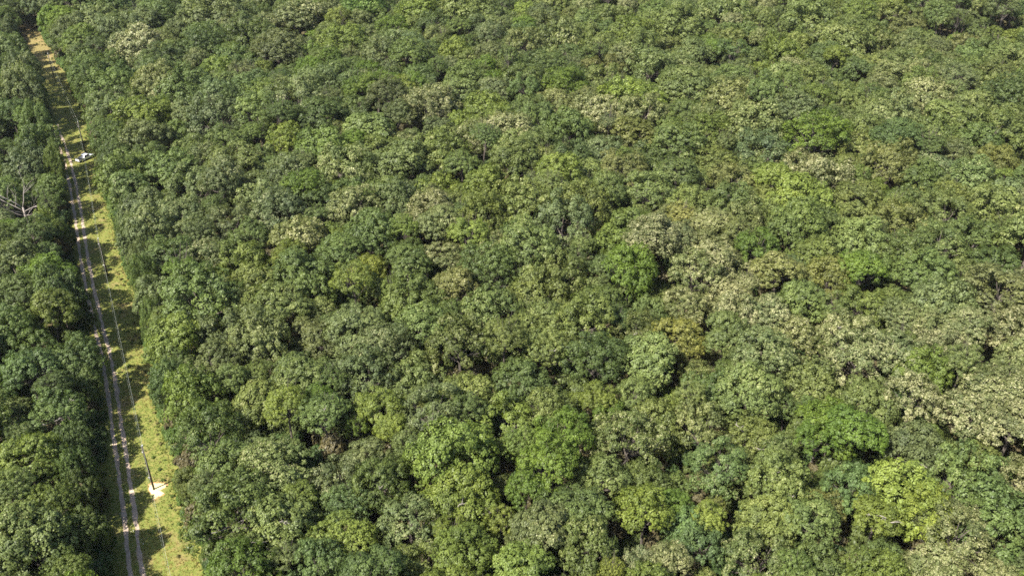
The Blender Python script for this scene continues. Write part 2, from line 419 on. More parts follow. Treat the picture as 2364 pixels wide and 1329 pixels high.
# picked out in the photograph: (x, y of the crown, half width there, kind)
PICK = [
 (25,30,35,'G'),(20,85,30,'G'),(62,28,40,'D'),(25,130,34,'G'),(62,150,30,'D'),(15,190,35,'D'),(55,172,34,'K'),(72,225,42,'K'),(30,270,42,'D'),(85,268,34,'D'),(92,300,32,'G'),
 (60,372,50,'K'),(12,350,32,'G'),(112,415,34,'G'),(85,505,62,'D'),(20,540,40,'B'),(35,615,52,'K'),(110,615,48,'G'),(50,690,58,'D'),(140,690,50,'D'),(25,770,46,'G'),
 (165,815,52,'G'),(75,800,48,'G'),(70,860,52,'D'),(180,905,46,'K'),(120,940,56,'G'),(40,955,50,'G'),(60,1050,62,'y'),(145,1050,52,'G'),(25,1140,50,'G'),(110,1150,55,'y'),
 (180,1100,36,'D'),(70,1255,75,'L'),(150,1285,62,'L'),(10,1240,50,'y'),(180,1200,44,'D'),
 (118,42,26,'B'),(150,75,40,'K'),(175,40,45,'G'),(255,35,45,'G'),(310,25,45,'K'),(225,60,45,'K'),(280,85,50,'K'),(350,40,45,'G'),(420,30,45,'y'),(455,28,30,'B'),(200,130,45,'G'),(255,110,48,'K'),(310,110,55,'P'),
 (380,105,55,'D'),(500,50,60,'K'),(590,100,55,'D'),(470,110,55,'D'),(540,140,50,'G'),(340,140,45,'K'),(270,175,40,'D'),(375,150,50,'D'),(430,150,45,'D'),(205,185,42,'G'),(255,200,50,'G'),
 (365,212,48,'P'),(250,240,50,'K'),(300,245,48,'K'),(330,285,62,'y'),(440,225,60,'G'),(520,210,60,'G'),(575,170,40,'L'),(560,120,50,'y'),(240,300,45,'G'),(340,335,55,'K'),(420,330,55,'G'),(500,300,55,'K'),
 (440,350,35,'L'),(290,350,45,'K'),(260,410,50,'G'),(330,410,50,'G'),(400,400,50,'G'),(550,380,60,'L'),
 (690,55,55,'P'),(735,75,45,'D'),(785,70,30,'Y'),(610,165,18,'Y'),(640,130,55,'K'),(800,110,50,'y'),(715,165,30,'B'),(840,40,45,'B'),(905,75,30,'B'),(960,45,45,'y'),(1080,40,60,'L'),(860,130,55,'K'),(940,120,60,'K'),
 (1115,168,30,'B'),(1150,205,32,'B'),(1100,240,30,'G'),(922,232,34,'Y'),(965,220,26,'B'),(880,245,38,'B'),(840,235,34,'B'),(835,260,40,'G'),(1000,262,52,'P'),(985,285,45,'P'),(1060,235,40,'L'),
 (1120,265,55,'y'),(665,340,36,'Y'),(820,345,28,'B'),(705,452,40,'B'),(735,360,60,'y'),(800,400,60,'L'),(740,300,55,'D'),(780,290,45,'D'),(860,320,50,'L'),(900,300,50,'G'),
 (600,290,55,'G'),(680,260,60,'K'),(730,220,55,'K'),(1020,370,60,'G'),(1110,365,60,'G'),(930,390,60,'L'),(880,420,60,'L'),
 (1100,335,50,'P'),(1170,325,55,'P'),(1220,335,50,'P'),(1200,375,55,'L'),(1245,110,50,'G'),(1210,65,30,'B'),(1290,95,60,'L'),(1250,170,55,'D'),(1215,210,50,'D'),(1390,165,50,'O'),(1460,75,50,'y'),(1500,165,55,'L'),
 (1650,110,18,'B'),(1670,40,55,'L'),(1560,65,50,'L'),(1350,185,50,'L'),(1300,215,45,'B'),(1340,225,45,'G'),(1455,240,62,'y'),(1590,215,60,'L'),(1370,275,60,'P'),(1430,265,55,'P'),(1480,280,50,'P'),
 (1690,240,55,'P'),(1760,230,45,'P'),(1740,310,70,'K'),(1760,350,60,'K'),(1560,340,55,'G'),(1620,340,50,'G'),(1320,370,50,'D'),(1500,375,60,'D'),(1430,400,50,'O'),(1560,405,55,'K'),(1690,415,50,'O'),(1650,415,40,'y'),
 (1290,440,45,'Y'),(1320,435,30,'y'),(1240,440,40,'P'),(1800,130,50,'y'),(1870,60,55,'L'),(1940,110,60,'L'),(1900,130,35,'D'),(2095,62,35,'O'),(2225,105,30,'O'),(2030,205,32,'O'),(1790,220,50,'L'),
 (1880,340,60,'B'),(1950,350,60,'y'),(2130,230,60,'P'),(2220,240,60,'L'),(2160,300,55,'G'),(2330,240,60,'D'),(2210,355,38,'K'),(2300,375,42,'A'),(2320,400,30,'y'),(2050,395,50,'O'),(1900,425,65,'P'),(1840,420,50,'P'),
 (2060,290,60,'K'),(2280,300,60,'L'),
 (480,605,46,'P'),(395,610,58,'D'),(430,668,30,'B'),(475,715,72,'G'),(400,790,60,'y'),(382,868,42,'T'),(345,690,46,'K'),(325,560,55,'K'),(420,510,62,'K'),(545,490,58,'K'),(610,470,60,'K'),(330,480,50,'K'),
 (560,605,52,'y'),(700,650,66,'D'),(760,700,50,'G'),(735,765,52,'O'),(745,835,50,'O'),(640,720,62,'L'),(600,800,60,'K'),(850,622,44,'Y'),(820,680,42,'Y'),(905,625,42,'y'),(930,665,40,'y'),(762,872,34,'T'),
 (640,570,45,'G'),(690,560,52,'P'),(740,570,50,'K'),(850,560,55,'G'),(820,500,48,'P'),(770,500,44,'P'),(862,500,30,'P'),(900,540,50,'D'),(1000,505,46,'P'),(1010,545,44,'P'),(1060,520,46,'L'),(1140,465,50,'L'),
 (1120,450,40,'Y'),(1025,605,46,'P'),(1080,600,50,'D'),(1145,590,34,'P'),(1205,500,60,'L'),(1220,600,60,'L'),(1050,675,46,'O'),(1060,720,50,'y'),(960,700,60,'G'),(980,760,60,'L'),(1140,720,60,'L'),(1200,760,60,'L'),
 (1240,680,60,'L'),(1300,640,55,'L'),(1300,545,60,'K'),(1365,560,50,'K'),(1330,510,55,'O'),(1448,648,54,'B'),(1500,590,52,'P'),(1555,575,45,'P'),(1470,600,45,'P'),(1500,515,45,'O'),(1535,505,30,'P'),(1570,515,28,'A'),
 (1625,590,48,'P'),(1650,630,45,'P'),(1640,540,42,'P'),(1710,525,45,'P'),(1770,545,55,'L'),(1600,660,48,'P'),(1690,610,40,'P'),(1680,690,46,'P'),(1740,600,40,'B'),(1580,710,42,'P'),(1640,720,50,'O'),(1700,740,48,'P'),
 (1765,735,48,'P'),(1790,650,50,'O'),(1350,750,60,'L'),(1420,730,55,'L'),(1500,750,62,'L'),(1560,780,50,'A'),(1850,800,60,'L'),(1908,648,42,'A'),(1925,680,30,'O'),(1980,650,44,'B'),(1990,700,50,'G'),(1850,480,60,'y'),
 (1920,505,58,'K'),(2075,515,60,'O'),(2080,545,45,'D'),(1980,560,60,'L'),(2090,600,55,'G'),(2040,650,70,'G'),(2130,650,60,'G'),(2250,560,60,'D'),(2300,620,60,'D'),(2180,500,60,'L'),(2300,500,60,'L'),
 (2210,680,55,'O'),(2300,700,65,'O'),(1960,770,58,'P'),(2020,780,52,'P'),(1980,830,56,'P'),(2060,830,52,'P'),(2150,762,42,'P'),(2110,760,40,'P'),(2080,820,44,'P'),(2170,820,56,'P'),(2230,780,42,'P'),(2330,770,56,'P'),
 (1820,770,58,'P'),(1870,860,60,'L'),(2130,870,52,'y'),(2230,850,56,'y'),(2350,830,45,'P'),
 (1370,830,62,'D'),(1420,870,60,'G'),(1280,830,60,'D'),(1490,830,62,'L'),(1480,760,50,'L'),(1640,870,55,'D'),(1690,840,56,'D'),(1760,830,60,'P'),(1730,900,60,'L'),
 (2300,930,72,'P'),(2345,900,50,'P'),(2240,960,60,'P'),(2105,925,52,'P'),(2110,1020,62,'K'),(2165,1045,50,'K'),(2350,1085,46,'P'),(2205,1230,64,'P'),(2170,1290,60,'P'),(2320,1318,50,'P'),(2200,890,50,'G'),
 (1925,970,68,'B'),(1970,1010,55,'B'),(1890,1000,45,'B'),(2085,1125,72,'Y'),(2140,1175,62,'Y'),(2030,1180,50,'y'),(1975,1110,52,'T'),(2090,1245,72,'D'),(2240,1080,80,'G'),(2290,1180,80,'G'),(2200,1120,40,'G'),
 (1800,1100,66,'L'),(1840,1060,56,'L'),(1730,1120,66,'L'),(1770,1180,56,'L'),(1651,1140,26,'A'),(1640,1185,32,'Y'),(1590,1180,48,'T'),(1560,1150,36,'B'),(1520,1190,56,'y'),(1620,1230,50,'T'),(1480,1290,44,'P'),
 (1545,1295,44,'P'),(1660,1270,70,'G'),(1750,1270,66,'L'),(1265,1100,56,'B'),(1215,1140,40,'B'),(1340,1110,70,'G'),(1320,1190,72,'G'),(1450,1010,70,'L'),(1430,1070,64,'G'),(1500,1080,52,'G'),(1300,1020,62,'B'),
 (1330,930,62,'L'),(1270,940,56,'L'),(1385,925,38,'Y'),(1410,950,34,'B'),(1520,950,60,'L'),(1620,960,62,'O'),(1680,990,60,'O'),(1740,960,60,'L'),(1600,1050,56,'K'),(1660,1070,60,'G'),(1770,1010,60,'L'),
 (1040,1060,88,'y'),(1120,1050,76,'y'),(980,1110,76,'y'),(1060,1150,80,'y'),(960,1190,70,'y'),(1170,960,70,'y'),(1080,940,66,'L'),(1000,960,66,'K'),(1145,1230,42,'L'),(1160,1200,30,'Y'),(915,1005,50,'L'),(905,990,30,'Y'),
 (870,950,60,'L'),(822,975,22,'B'),(735,925,30,'B'),(665,960,42,'Y'),(700,985,46,'y'),(620,940,60,'G'),(545,920,60,'y'),(450,930,64,'y'),(480,1000,68,'G'),(420,1000,56,'y'),(560,990,58,'y'),(520,1060,58,'G'),
 (450,1060,48,'G'),(505,1175,88,'D'),(560,1240,62,'D'),(470,1240,60,'D'),(640,1080,70,'L'),(700,1060,60,'L'),(690,1140,66,'L'),(650,1200,70,'L'),(720,1240,66,'L'),(780,1090,60,'K'),(800,1150,50,'G'),(840,1040,52,'K'),
 (790,1230,60,'y'),(840,1270,60,'y'),(640,1290,66,'L'),(560,1310,60,'B'),(740,1310,60,'G'),(920,1260,56,'G'),(960,1300,60,'L'),(880,1110,56,'G'),(1250,1250,66,'K'),(1350,1270,64,'L'),(1410,1322,24,'Y'),
 (380,740,30,'y'),(1200,870,60,'G'),(1120,860,56,'L'),(1040,870,56,'L'),(960,850,60,'L'),(890,800,60,'K'),(850,860,60,'K'),(820,760,56,'K'),(700,860,52,'L'),(1880,910,60,'L'),(2010,920,60,'L'),(1820,930,60,'L'),
 (1870,1190,60,'G'),(1900,1280,66,'G'),(1990,1230,60,'G'),(2020,1300,66,'y'),(1830,1300,66,'y'),(2330,1000,60,'P'),(2300,1270,60,'G'),
]

# ------------------------------------------------------------------ plant the wood
DEAD = ground(44, 455, 13.0)
TRUCK = (ground(184, 376) + ground(218, 361)) / 2
TREES = []   # x, y, r, h, kind, picked
GRIDSZ = 10.0
cells = {}
def near(x, y):
    cx, cy_ = int(math.floor(x / GRIDSZ)), int(math.floor(y / GRIDSZ))
    for i in range(-2, 3):
        for j in range(-2, 3):
            for t in cells.get((cx + i, cy_ + j), ()): yield t
def add_tree(t):
    TREES.append(t); cells.setdefault((int(math.floor(t[0] / GRIDSZ)), int(math.floor(t[1] / GRIDSZ))), []).append(t)
def side_room(x, y):
    """metres (roughly) from the clearing to the point; negative inside it; and which side"""
    if y > CLEAR_END: return 50.0, 1
    l, r_ = left_edge(y), right_edge(y)
    if x < l: return (l - x) * 0.9, -1
    if x > r_: return (x - r_) * 0.9, 1
    return -min(x - l, r_ - x), 0
def height_at(x, y, r):
    h = 14.8 + 2.6 * drift(x, y, 42, 1) + 2.0 * drift(x, y, 15, 2) + (r - 5) * 0.8
    return h
LANDMARK = ((2085, 1125), (1925, 970), (1448, 648), (480, 605), (382, 868), (1908, 648), (505, 1175), (735, 765), (850, 622), (705, 452), (1040, 1060), (1025, 605), (762, 872), (1385, 925))
PICK.sort(key=lambda p: (-1 if (p[0], p[1]) in LANDMARK else 0 if p[3] in 'YBAT' else 1 if p[3] == 'P' else 2, -p[2]))
for px, py, hw, k in PICK:
    g = ground(px, py, 11.5)
    sc = project(g.x, g.y, 11.5)[2]
    r = hw / sc * 1.2
    h = height_at(g.x, g.y, r) + rng.uniform(-2.2, 2.2) + (1.0 if k in 'YBP' else 0)
    room, side = side_room(g.x, g.y)
    if side < 0 and room < 9: h += 5.5 if 240 < g.y < 350 else (-.6 if g.y > 160 else -0.8)
    need = r * (0.92 if side >= 0 else 0.85)
    if side > 0 and abs(g.y - TRUCK.y) < 9: need = r + 1.0
    if room < need and side != 0:
        g.x += (need - room) / 0.9 * (1 if side > 0 else -1)
    if side == 0 or math.hypot(g.x - DEAD.x, g.y - DEAD.y) < r + 3.5 or math.hypot(g.x - DEAD.x * .96, g.y - DEAD.y + 8) < r + 2.5: continue
    if k in 'YBA': h += 1.2
    if any(math.hypot(g.x - t[0], g.y - t[1]) < (0.40 if k in 'YBAT' else 0.5 if k == 'P' else 0.64) * (r + t[2]) for t in near(g.x, g.y)): continue
    add_tree((g.x, g.y, r, h, k, True))

def region_kind(px, py):
    """which kinds grow where in this wood"""
    n = rng.random() + 0.18 * drift(px, py, 90, 3)
    if px < 260 + 0 * py: tab = (('G', .45), ('D', .3), ('K', .12), ('y', .08), ('B', .05))
    elif py < 600 and px < 700: tab = (('K', .38), ('G', .30), ('D', .20), ('y', .09), ('L', .03))
    elif py < 500 and px < 1250: tab = (('K', .30), ('G', .28), ('L', .2), ('y', .10), ('D', .08), ('B', .04))
    elif py < 420: tab = (('L', .40), ('G', .28), ('K', .13), ('y', .09), ('P', .05), ('O', .02))
    elif px > 1500: tab = (('L', .38), ('G', .28), ('P', .05), ('K', .15), ('O', .01), ('y', .12))
    elif py > 850: tab = (('G', .34), ('y', .24), ('L', .24), ('K', .10), ('D', .08))
    else: tab = (('L', .40), ('G', .28), ('K', .12), ('y', .12), ('D', .08))
    a = 0
    n = min(max(n, 0), 0.999)
    for k, v in tab:
        a += v
        if n < a: return k
    return tab[0][0]
def in_plot(x, y):
    hwid = 40 + y * 0.60 + 25
    return abs(x) < hwid
tries = 0
for rmin, rmax, n in ((5.8, 7.8, 9000), (4.6, 6.0, 22000), (3.6, 4.7, 30000), (2.6, 3.4, 26000)):
    for _ in range(n):
        y = rng.uniform(38, 600); x = rng.uniform(-(65 + y * 0.6), 65 + y * 0.6)
        r = rng.uniform(rmin, rmax)
        if y > 470 and r < 3.6: continue
        room, side = side_room(x, y)
        if side == 0: continue
        if room < r * (rng.uniform(.72, 1.2) if side > 0 else (rng.uniform(.5, .8) if 235 < y < 350 else rng.uniform(.85, 1.15))): continue
        if side > 0 and abs(y - TRUCK.y) < 9 and room < r + 1.0: continue
        if math.hypot(x - DEAD.x, y - DEAD.y) < r + 3.5 or math.hypot(x - DEAD.x * .96, y - DEAD.y + 8) < r + 2.5: continue
        k2 = 0.755 if r > 3.6 else 0.68
        if any(math.hypot(x - t[0], y - t[1]) < k2 * (r + t[2]) for t in near(x, y)): continue
        px, py, _s = project(x, y, 12)
        h = height_at(x, y, r) + rng.gauss(0, 2.2) + (2.2 if rng.random() < .07 else 0)
        if r < 3.6: h -= rng.uniform(0, 5)
        if side < 0 and room < 9: h += 5.5 if 240 < y < 350 else (-.6 if y > 160 else -1.2)
        add_tree((x, y, r, h, region_kind(px, py), False))

def tree_look(t, seed):
    x, y, r, h, k, pk = t
    rr = random.Random(seed)
    (cr, cg, cb), pale, _ = KIND[k]
    b = rr.gauss(1.0, 0.10); hue = rr.gauss(0, 0.035)
    b = min(max(b, 0.70), 1.32)
    tint = (cr * b * (1 + hue), cg * b, cb * b * (1 - hue + rr.gauss(0, .05)))
    pale = max(0.0, pale + rr.gauss(0, 0.07))
    room, side = side_room(x, y)
    edge = 0 < room < r * 1.25 and side != 0
    sx = r * rr.uniform(0.98, 1.18); sy = r * rr.uniform(0.98, 1.18); sz = r * rr.uniform(0.85, 1.35)
    if edge: sz = max(sz, (h * 0.52) * rr.uniform(0.9, 1.1))
    zc = h - sz * 0.92
    return tint, pale, (sx, sy, sz), zc, rr.randrange(len(VARS)), rr.uniform(0, 6.283)

# which 296 show largest in the picture
cand = []
for i, t in enumerate(TREES):
    px, py, s = project(t[0], t[1], t[3] - t[2] * 0.4)
    if 5 < px < PW - 5 and 5 < py < PH + 25:
        cand.append((-(s * t[2]) * (1.08 if t[5] else 1.0) * (1 if py < PH else 0.6), i, px, py))
cand.sort()
N_IND = 296
ind = {c[1]: (c[2], c[3]) for c in cand[:N_IND]}

# words that tell the trees apart
MARKS = [((350, 1095), 'the utility pole on pale sand', ''), ((200, 370), 'the white pickup', ''), ((40, 455), 'the bare dead tree', ''),
 ((2085, 1125), 'the big lime-yellow tree', 'Y'), ((1925, 970), 'the largest vivid green tree', 'B'), ((1448, 648), 'the lone emerald tree', 'B'),
 ((480, 605), 'the lone cream-white tree', 'P'), ((382, 868), 'the bluish tree by the strip', 'T'), ((1908, 648), 'the golden tree', 'A'),
 ((1651, 1140), 'the tiny golden crown', 'A'), ((505, 1175), 'the huge dark tree by the strip', 'D'), ((1500, 590), 'the broad cream tree at the centre', 'P'),
 ((735, 765), 'the tawny brown tree', 'O'), ((850, 622), 'the lime green tree at the centre', 'Y'), ((700, 650), 'the broad dark olive tree', 'D'),
 ((1040, 1060), 'the widest yellowish tree', 'y'), ((2300, 930), 'the biggest cream tree by the edge', 'P'), ((1960, 770), 'the cream tree in a pale row', 'P'),
 ((1265, 1100), 'the green dome tree', 'B'), ((705, 452), 'the small emerald tree', 'B'), ((1025, 605), 'the silver-flecked tree', 'P'),
 ((2205, 1230), 'the cream tree near the corner', 'P'), ((70, 1255), 'the light tree in the corner', 'L'), ((1385, 925), 'the small lime tree', 'Y'),
 ((762, 872), 'the small bluish tree', 'T'), ((1590, 1180), 'the bluish crown', 'T'), ((820, 500), 'the wind-silvered tree', 'P'), ((60, 1050), 'the yellowish tree by the frame', 'y')]
DIRS = ['to the right of', 'up and right of', 'directly above', 'up and left of', 'to the left of', 'down and left of', 'directly below', 'down and right of']
ORD = ['first', 'second', 'third', 'fourth', 'fifth', 'sixth', 'seventh', 'eighth', 'ninth', 'tenth', 'eleventh', 'twelfth', 'thirteenth', 'fourteenth', 'fifteenth', 'sixteenth', 'seventeenth', 'eighteenth', 'nineteenth', 'twentieth'] + ['farther'] * 40
def size_word(r): return 'broad' if r > 5.6 else ('small' if r < 3.9 else 'rounded')
labels = {}
sect = {}
taken_mark = {}
kept = MARKS[:3]
for (mx, my), nm, kd in MARKS[3:]:
    best = min((math.hypot(mx - p[0], my - p[1]), i) for i, p in ind.items() if TREES[i][4] == kd)
    if best[0] < 70 and best[1] not in taken_mark:
        taken_mark[best[1]] = len(kept); kept.append((ind[best[1]], nm, kd))
MARKS = kept
for i, (px, py) in ind.items():
    if i in taken_mark: continue
    d, mi = min((math.hypot(px - m[0][0], (py - m[0][1]) * 1.15), k) for k, m in enumerate(MARKS))
    a = math.atan2(-(py - MARKS[mi][0][1]), px - MARKS[mi][0][0])
    s = int(round(a / (math.pi / 4))) % 8
    sect.setdefault((mi, s), []).append((d, i))
for (mi, s), lst in sect.items():
    lst.sort()
    for n_, (d, i) in enumerate(lst):
        t = TREES[i]
        labels[i] = '%s %s tree, %s %s %s' % ('broad' if t[2] > 5.9 else 'small' if t[2] < 4.1 else 'round', KIND[t[4]][2], ORD[n_], DIRS[s], MARKS[mi][1])
for i in list(labels):
    if len(labels[i].replace(',', '').split()) > 16: labels[i] = labels[i].split(' ', 1)[1]
for i, mi in taken_mark.items():
    t = TREES[i]; nm = MARKS[mi][1][4:]
    labels[i] = '%s, %s %s crown' % (nm, size_word(t[2]), KIND[t[4]][2])

GROUP = 'broadleaf trees of the closed wood'
crown_src = {}; trunk_src = {}; placed = {}
for i in sorted(ind):
    t = TREES[i]
    tint, pale, sc, zc, vi, rz = tree_look(t, i)
    root = bpy.data.objects.new('broadleaf_tree', None); C.objects.link(root)
    root.empty_display_size = 0.5
    root.location = (t[0], t[1], 0.0); root.rotation_euler = (0, 0, rz)
    root['label'] = labels[i]; root['category'] = 'tree'; root['group'] = GROUP
    cr = bpy.data.objects.new('crown', VARS[vi][0]); C.objects.link(cr); cr.parent = root
    cr.location = (0, 0, zc); cr.scale = sc
    cr.rotation_euler = (rng.gauss(0, .10), rng.gauss(0, .10), 0)
    cr['tint'] = [float(v) for v in tint]; cr['pale'] = float(pale)
    tk = bpy.data.objects.new('trunk', VARS[vi][1]); C.objects.link(tk); tk.parent = root
    tk.location = (0, 0, zc); tk.scale = (sc[0] * 0.92, sc[1] * 0.92, zc / 2.6 if zc / 2.6 > 0.6 * sc[2] else sc[2])
    if zc - 2.6 * tk.scale[2] > 0 or zc - 2.6 * tk.scale[2] < -3: tk.scale[2] = (zc + 0.15) / 2.6
    placed[i] = (root, zc, sc)
    crown_src.setdefault(vi, cr); trunk_src.setdefault(vi, tk)

# bare pale limbs that stick out of some crowns
for n_, (mx, my) in enumerate(((545, 1212), (1825, 1100), (2060, 1160), (1290, 735), (1700, 960), (940, 1080), (1130, 1180), (1905, 740), (1610, 820), (620, 1180), (60, 905), (1500, 780), (780, 900), (2100, 1060), (400, 700))):
    d, i = min((math.hypot(mx - q[0], my - q[1]), k) for k, q in ind.items() if k in placed)
    root, zc, sc = placed.pop(i)
    r = random.Random(500 + n_); V = []; F = []
    to_cam = math.atan2(-root.location.y, -root.location.x) - root.rotation_euler.z
    for q in range(r.choice((1, 2, 3))):
        a = to_cam + r.gauss(0, .7); el = r.uniform(.45, 1.1)
        d0 = Vector((math.cos(a) * math.cos(el) * sc[0], math.sin(a) * math.cos(el) * sc[1], math.sin(el) * sc[2]))
        side = Vector((-math.sin(a), math.cos(a), 0)) * r.uniform(-1.6, 1.6)
        p1, p2, p3 = d0 * .80, d0 * 1.03 + side * .4, d0 * 1.08 + side
        tube(V, F, [d0 * .2, p1, p2, p3], [.14, .09, .065, .03], 5)
        for _ in range(3):
            st = p1.lerp(p3, r.uniform(.2, .9)); e = st + Vector((r.uniform(-1, 1), r.uniform(-1, 1), r.uniform(0, .8)))
            tube(V, F, [st, st.lerp(e, .5) + Vector((0, 0, .1)), e], [.05, .035, .015], 4)
    b = mesh_obj('bare_limb', V, F, M_DEAD, root, True); b.location = (0, 0, zc); b['label'] = 'bare bleached limb sticking out of the leaves'

# ------------------------------------------------------------------ instanced foliage masses
def scatter_object(name, pts, sources, trunk=None):
    """pts: list of (x, y, z, (sx, sy, sz), rz, tint, pale, variant)"""
    n = len(pts)
    me = bpy.data.meshes.new(name); me.vertices.add(n)
    me.vertices.foreach_set('co', np.array([p[:3] for p in pts], dtype=np.float32).ravel())
    def put(nm, typ, arr, key):
        a = me.attributes.new(nm, typ, 'POINT'); a.data.foreach_set(key, np.array(arr).ravel())
    put('size', 'FLOAT_VECTOR', np.array([p[3] for p in pts], dtype=np.float32), 'vector')
    put('turn', 'FLOAT_VECTOR', np.array([(rng.gauss(0, .08), rng.gauss(0, .08), p[4]) for p in pts], dtype=np.float32), 'vector')
    put('tint', 'FLOAT_VECTOR', np.array([p[5] for p in pts], dtype=np.float32), 'vector')
    put('pale', 'FLOAT', np.array([p[6] for p in pts], dtype=np.float32), 'value')
    put('variant', 'INT', np.array([p[7] for p in pts], dtype=np.int32), 'value')
    if trunk is not None:
        put('tsize', 'FLOAT_VECTOR', np.array([(p[3][0] * .9, p[3][1] * .9, (p[2] + .1) / 2.6) for p in pts], dtype=np.float32), 'vector')
    me.update()
    o = bpy.data.objects.new(name, me); C.objects.link(o)
    g = bpy.data.node_groups.new(name, 'GeometryNodeTree')
    g.interface.new_socket('Geometry', in_out='INPUT', socket_type='NodeSocketGeometry')
    g.interface.new_socket('Geometry', in_out='OUTPUT', socket_type='NodeSocketGeometry')
    gi = g.nodes.new('NodeGroupInput'); go = g.nodes.new('NodeGroupOutput')
    m2p = g.nodes.new('GeometryNodeMeshToPoints'); g.links.new(gi.outputs[0], m2p.inputs['Mesh'])
    def named(nm, typ):
        q = g.nodes.new('GeometryNodeInputNamedAttribute'); q.data_type = typ; q.inputs['Name'].default_value = nm
        return q.outputs['Attribute']
    jn = g.nodes.new('GeometryNodeJoinGeometry')
    for s in sources:
        oi = g.nodes.new('GeometryNodeObjectInfo'); oi.transform_space = 'ORIGINAL'; oi.inputs['Object'].default_value = s
        gt = g.nodes.new('GeometryNodeGeometryToInstance'); g.links.new(oi.outputs['Geometry'], gt.inputs[0]); g.links.new(gt.outputs[0], jn.inputs[0])
    ip = g.nodes.new('GeometryNodeInstanceOnPoints')
    g.links.new(m2p.outputs[0], ip.inputs['Points']); g.links.new(jn.outputs[0], ip.inputs['Instance'])
    ip.inputs['Pick Instance'].default_value = True
    g.links.new(named('variant', 'INT'), ip.inputs['Instance Index'])
    e2r = g.nodes.new('FunctionNodeEulerToRotation'); g.links.new(named('turn', 'FLOAT_VECTOR'), e2r.inputs[0]); g.links.new(e2r.outputs[0], ip.inputs['Rotation'])
    g.links.new(named('size', 'FLOAT_VECTOR'), ip.inputs['Scale'])
    last = ip.outputs[0]
    if trunk is not None:
        oi = g.nodes.new('GeometryNodeObjectInfo'); oi.transform_space = 'ORIGINAL'; oi.inputs['Object'].default_value = trunk
        it = g.nodes.new('GeometryNodeInstanceOnPoints')
        g.links.new(m2p.outputs[0], it.inputs['Points']); g.links.new(oi.outputs['Geometry'], it.inputs['Instance'])
        g.links.new(e2r.outputs[0], it.inputs['Rotation']); g.links.new(named('tsize', 'FLOAT_VECTOR'), it.inputs['Scale'])
        j2 = g.nodes.new('GeometryNodeJoinGeometry'); g.links.new(ip.outputs[0], j2.inputs[0]); g.links.new(it.outputs[0], j2.inputs[0]); last = j2.outputs[0]
    g.links.new(last, go.inputs[0])
    md = o.modifiers.new('scatter', 'NODES'); md.node_group = g
    return o
far_pts = []
for i, t in enumerate(TREES):
    if i in ind: continue
    tint, pale, sc, zc, vi, rz = tree_look(t, i)
    far_pts.append((t[0], t[1], zc, sc, rz, tint, pale, vi))
fo = scatter_object('distant_forest', far_pts, [crown_src[k] for k in sorted(crown_src)], trunk_src[0])
fo['kind'] = 'stuff'; fo['label'] = 'closed forest canopy receding beyond the nearer trees'
print('TREES', len(TREES), 'individual', len(ind), 'mass', len(far_pts))

# shrub undergrowth: along both edges of the clearing and on the forest floor
M_under, _c = make_crown_mesh('shrub', 77, boughs=6, lobes=8, leaves=26, leaf=0.14, bough=(0.4, 0.55), lobe=(0.16, 0.24), flat=0.9)
src = bpy.data.objects.new('edge_shrub', M_under)
C.objects.link(src)
gp = ground(246, 505)
src.location = (right_edge(gp.y) + 1.2, gp.y, 0.7); src.scale = (1.3, 1.2, 1.1)
src['tint'] = [0.13, 0.19, 0.04]; src['pale'] = 0.0
src['label'] = 'low light green shrub at the grass edge opposite the long tree shadow'; src['category'] = 'shrub'
und = []
rr = random.Random(21)
for i in range(1100):
    y = rr.uniform(40, CLEAR_END)
    wob = drift(y * 5, 3, 22, 5)
    if wob < -.1 and rr.random() < .6: continue
    off = abs(rr.gauss(0, 1.2)) + 0.1 - 1.1 * wob
    s = rr.uniform(0.4, 1.0) * (1.0 + 0.45 * off)
    x = right_edge(y) + off + s * 0.8
    if abs(y - TRUCK.y) < 7: continue
    c = rr.choice(((0.10, 0.165, 0.04), (0.13, 0.19, 0.05), (0.085, 0.14, 0.035)))
    und.append((x, y, s * 0.45, (s, s * rr.uniform(.8, 1.2), s * rr.uniform(.8, 1.9)), rr.uniform(0, 6.28), c, 0.0, 0))
for i in range(260):
    y = rr.uniform(60, CLEAR_END - 10); s = rr.uniform(.15, .45)
    x = right_edge(y) - abs(rr.gauss(0, 2.2)) - .3
    if x < right_track(y) + .6 and y < 300: continue
    und.append((x, y, s * .4, (s, s, s * .8), rr.uniform(0, 6.28), rr.choice(((0.10, 0.15, 0.03), (0.16, 0.15, 0.05))), 0.0, 0))
for i in range(900):
    y = rr.uniform(40, CLEAR_END); s = rr.uniform(0.5, 1.7)
    x = min(left_edge(y), right_track(y) - 2.6 if y < 300 else 1e9) - rr.uniform(0.6, 7.0) - s * 0.5
    und.append((x, y, s * 0.4, (s, s, s * rr.uniform(.7, 1.4)), rr.uniform(0, 6.28), (0.06, 0.10, 0.03), 0.0, 0))
for i in range(9000):
    y = rr.uniform(50, 480); x = rr.uniform(-(30 + y * 0.6), 30 + y * 0.6)
    room, side = side_room(x, y)
    if side == 0 or room < 2: continue
    s = rr.uniform(1.0, 3.0)
    und.append((x, y, s * rr.uniform(.5, 1.4), (s, s, s * rr.uniform(.8, 1.8)), rr.uniform(0, 6.28), rr.choice(((0.06, 0.10, 0.03), (0.09, 0.12, 0.035), (0.11, 0.10, 0.05))), 0.0, 0))
uo = scatter_object('undergrowth', und, [src]); uo['kind'] = 'stuff'; uo['label'] = 'low shrubs and saplings under the trees and along the grass strip'

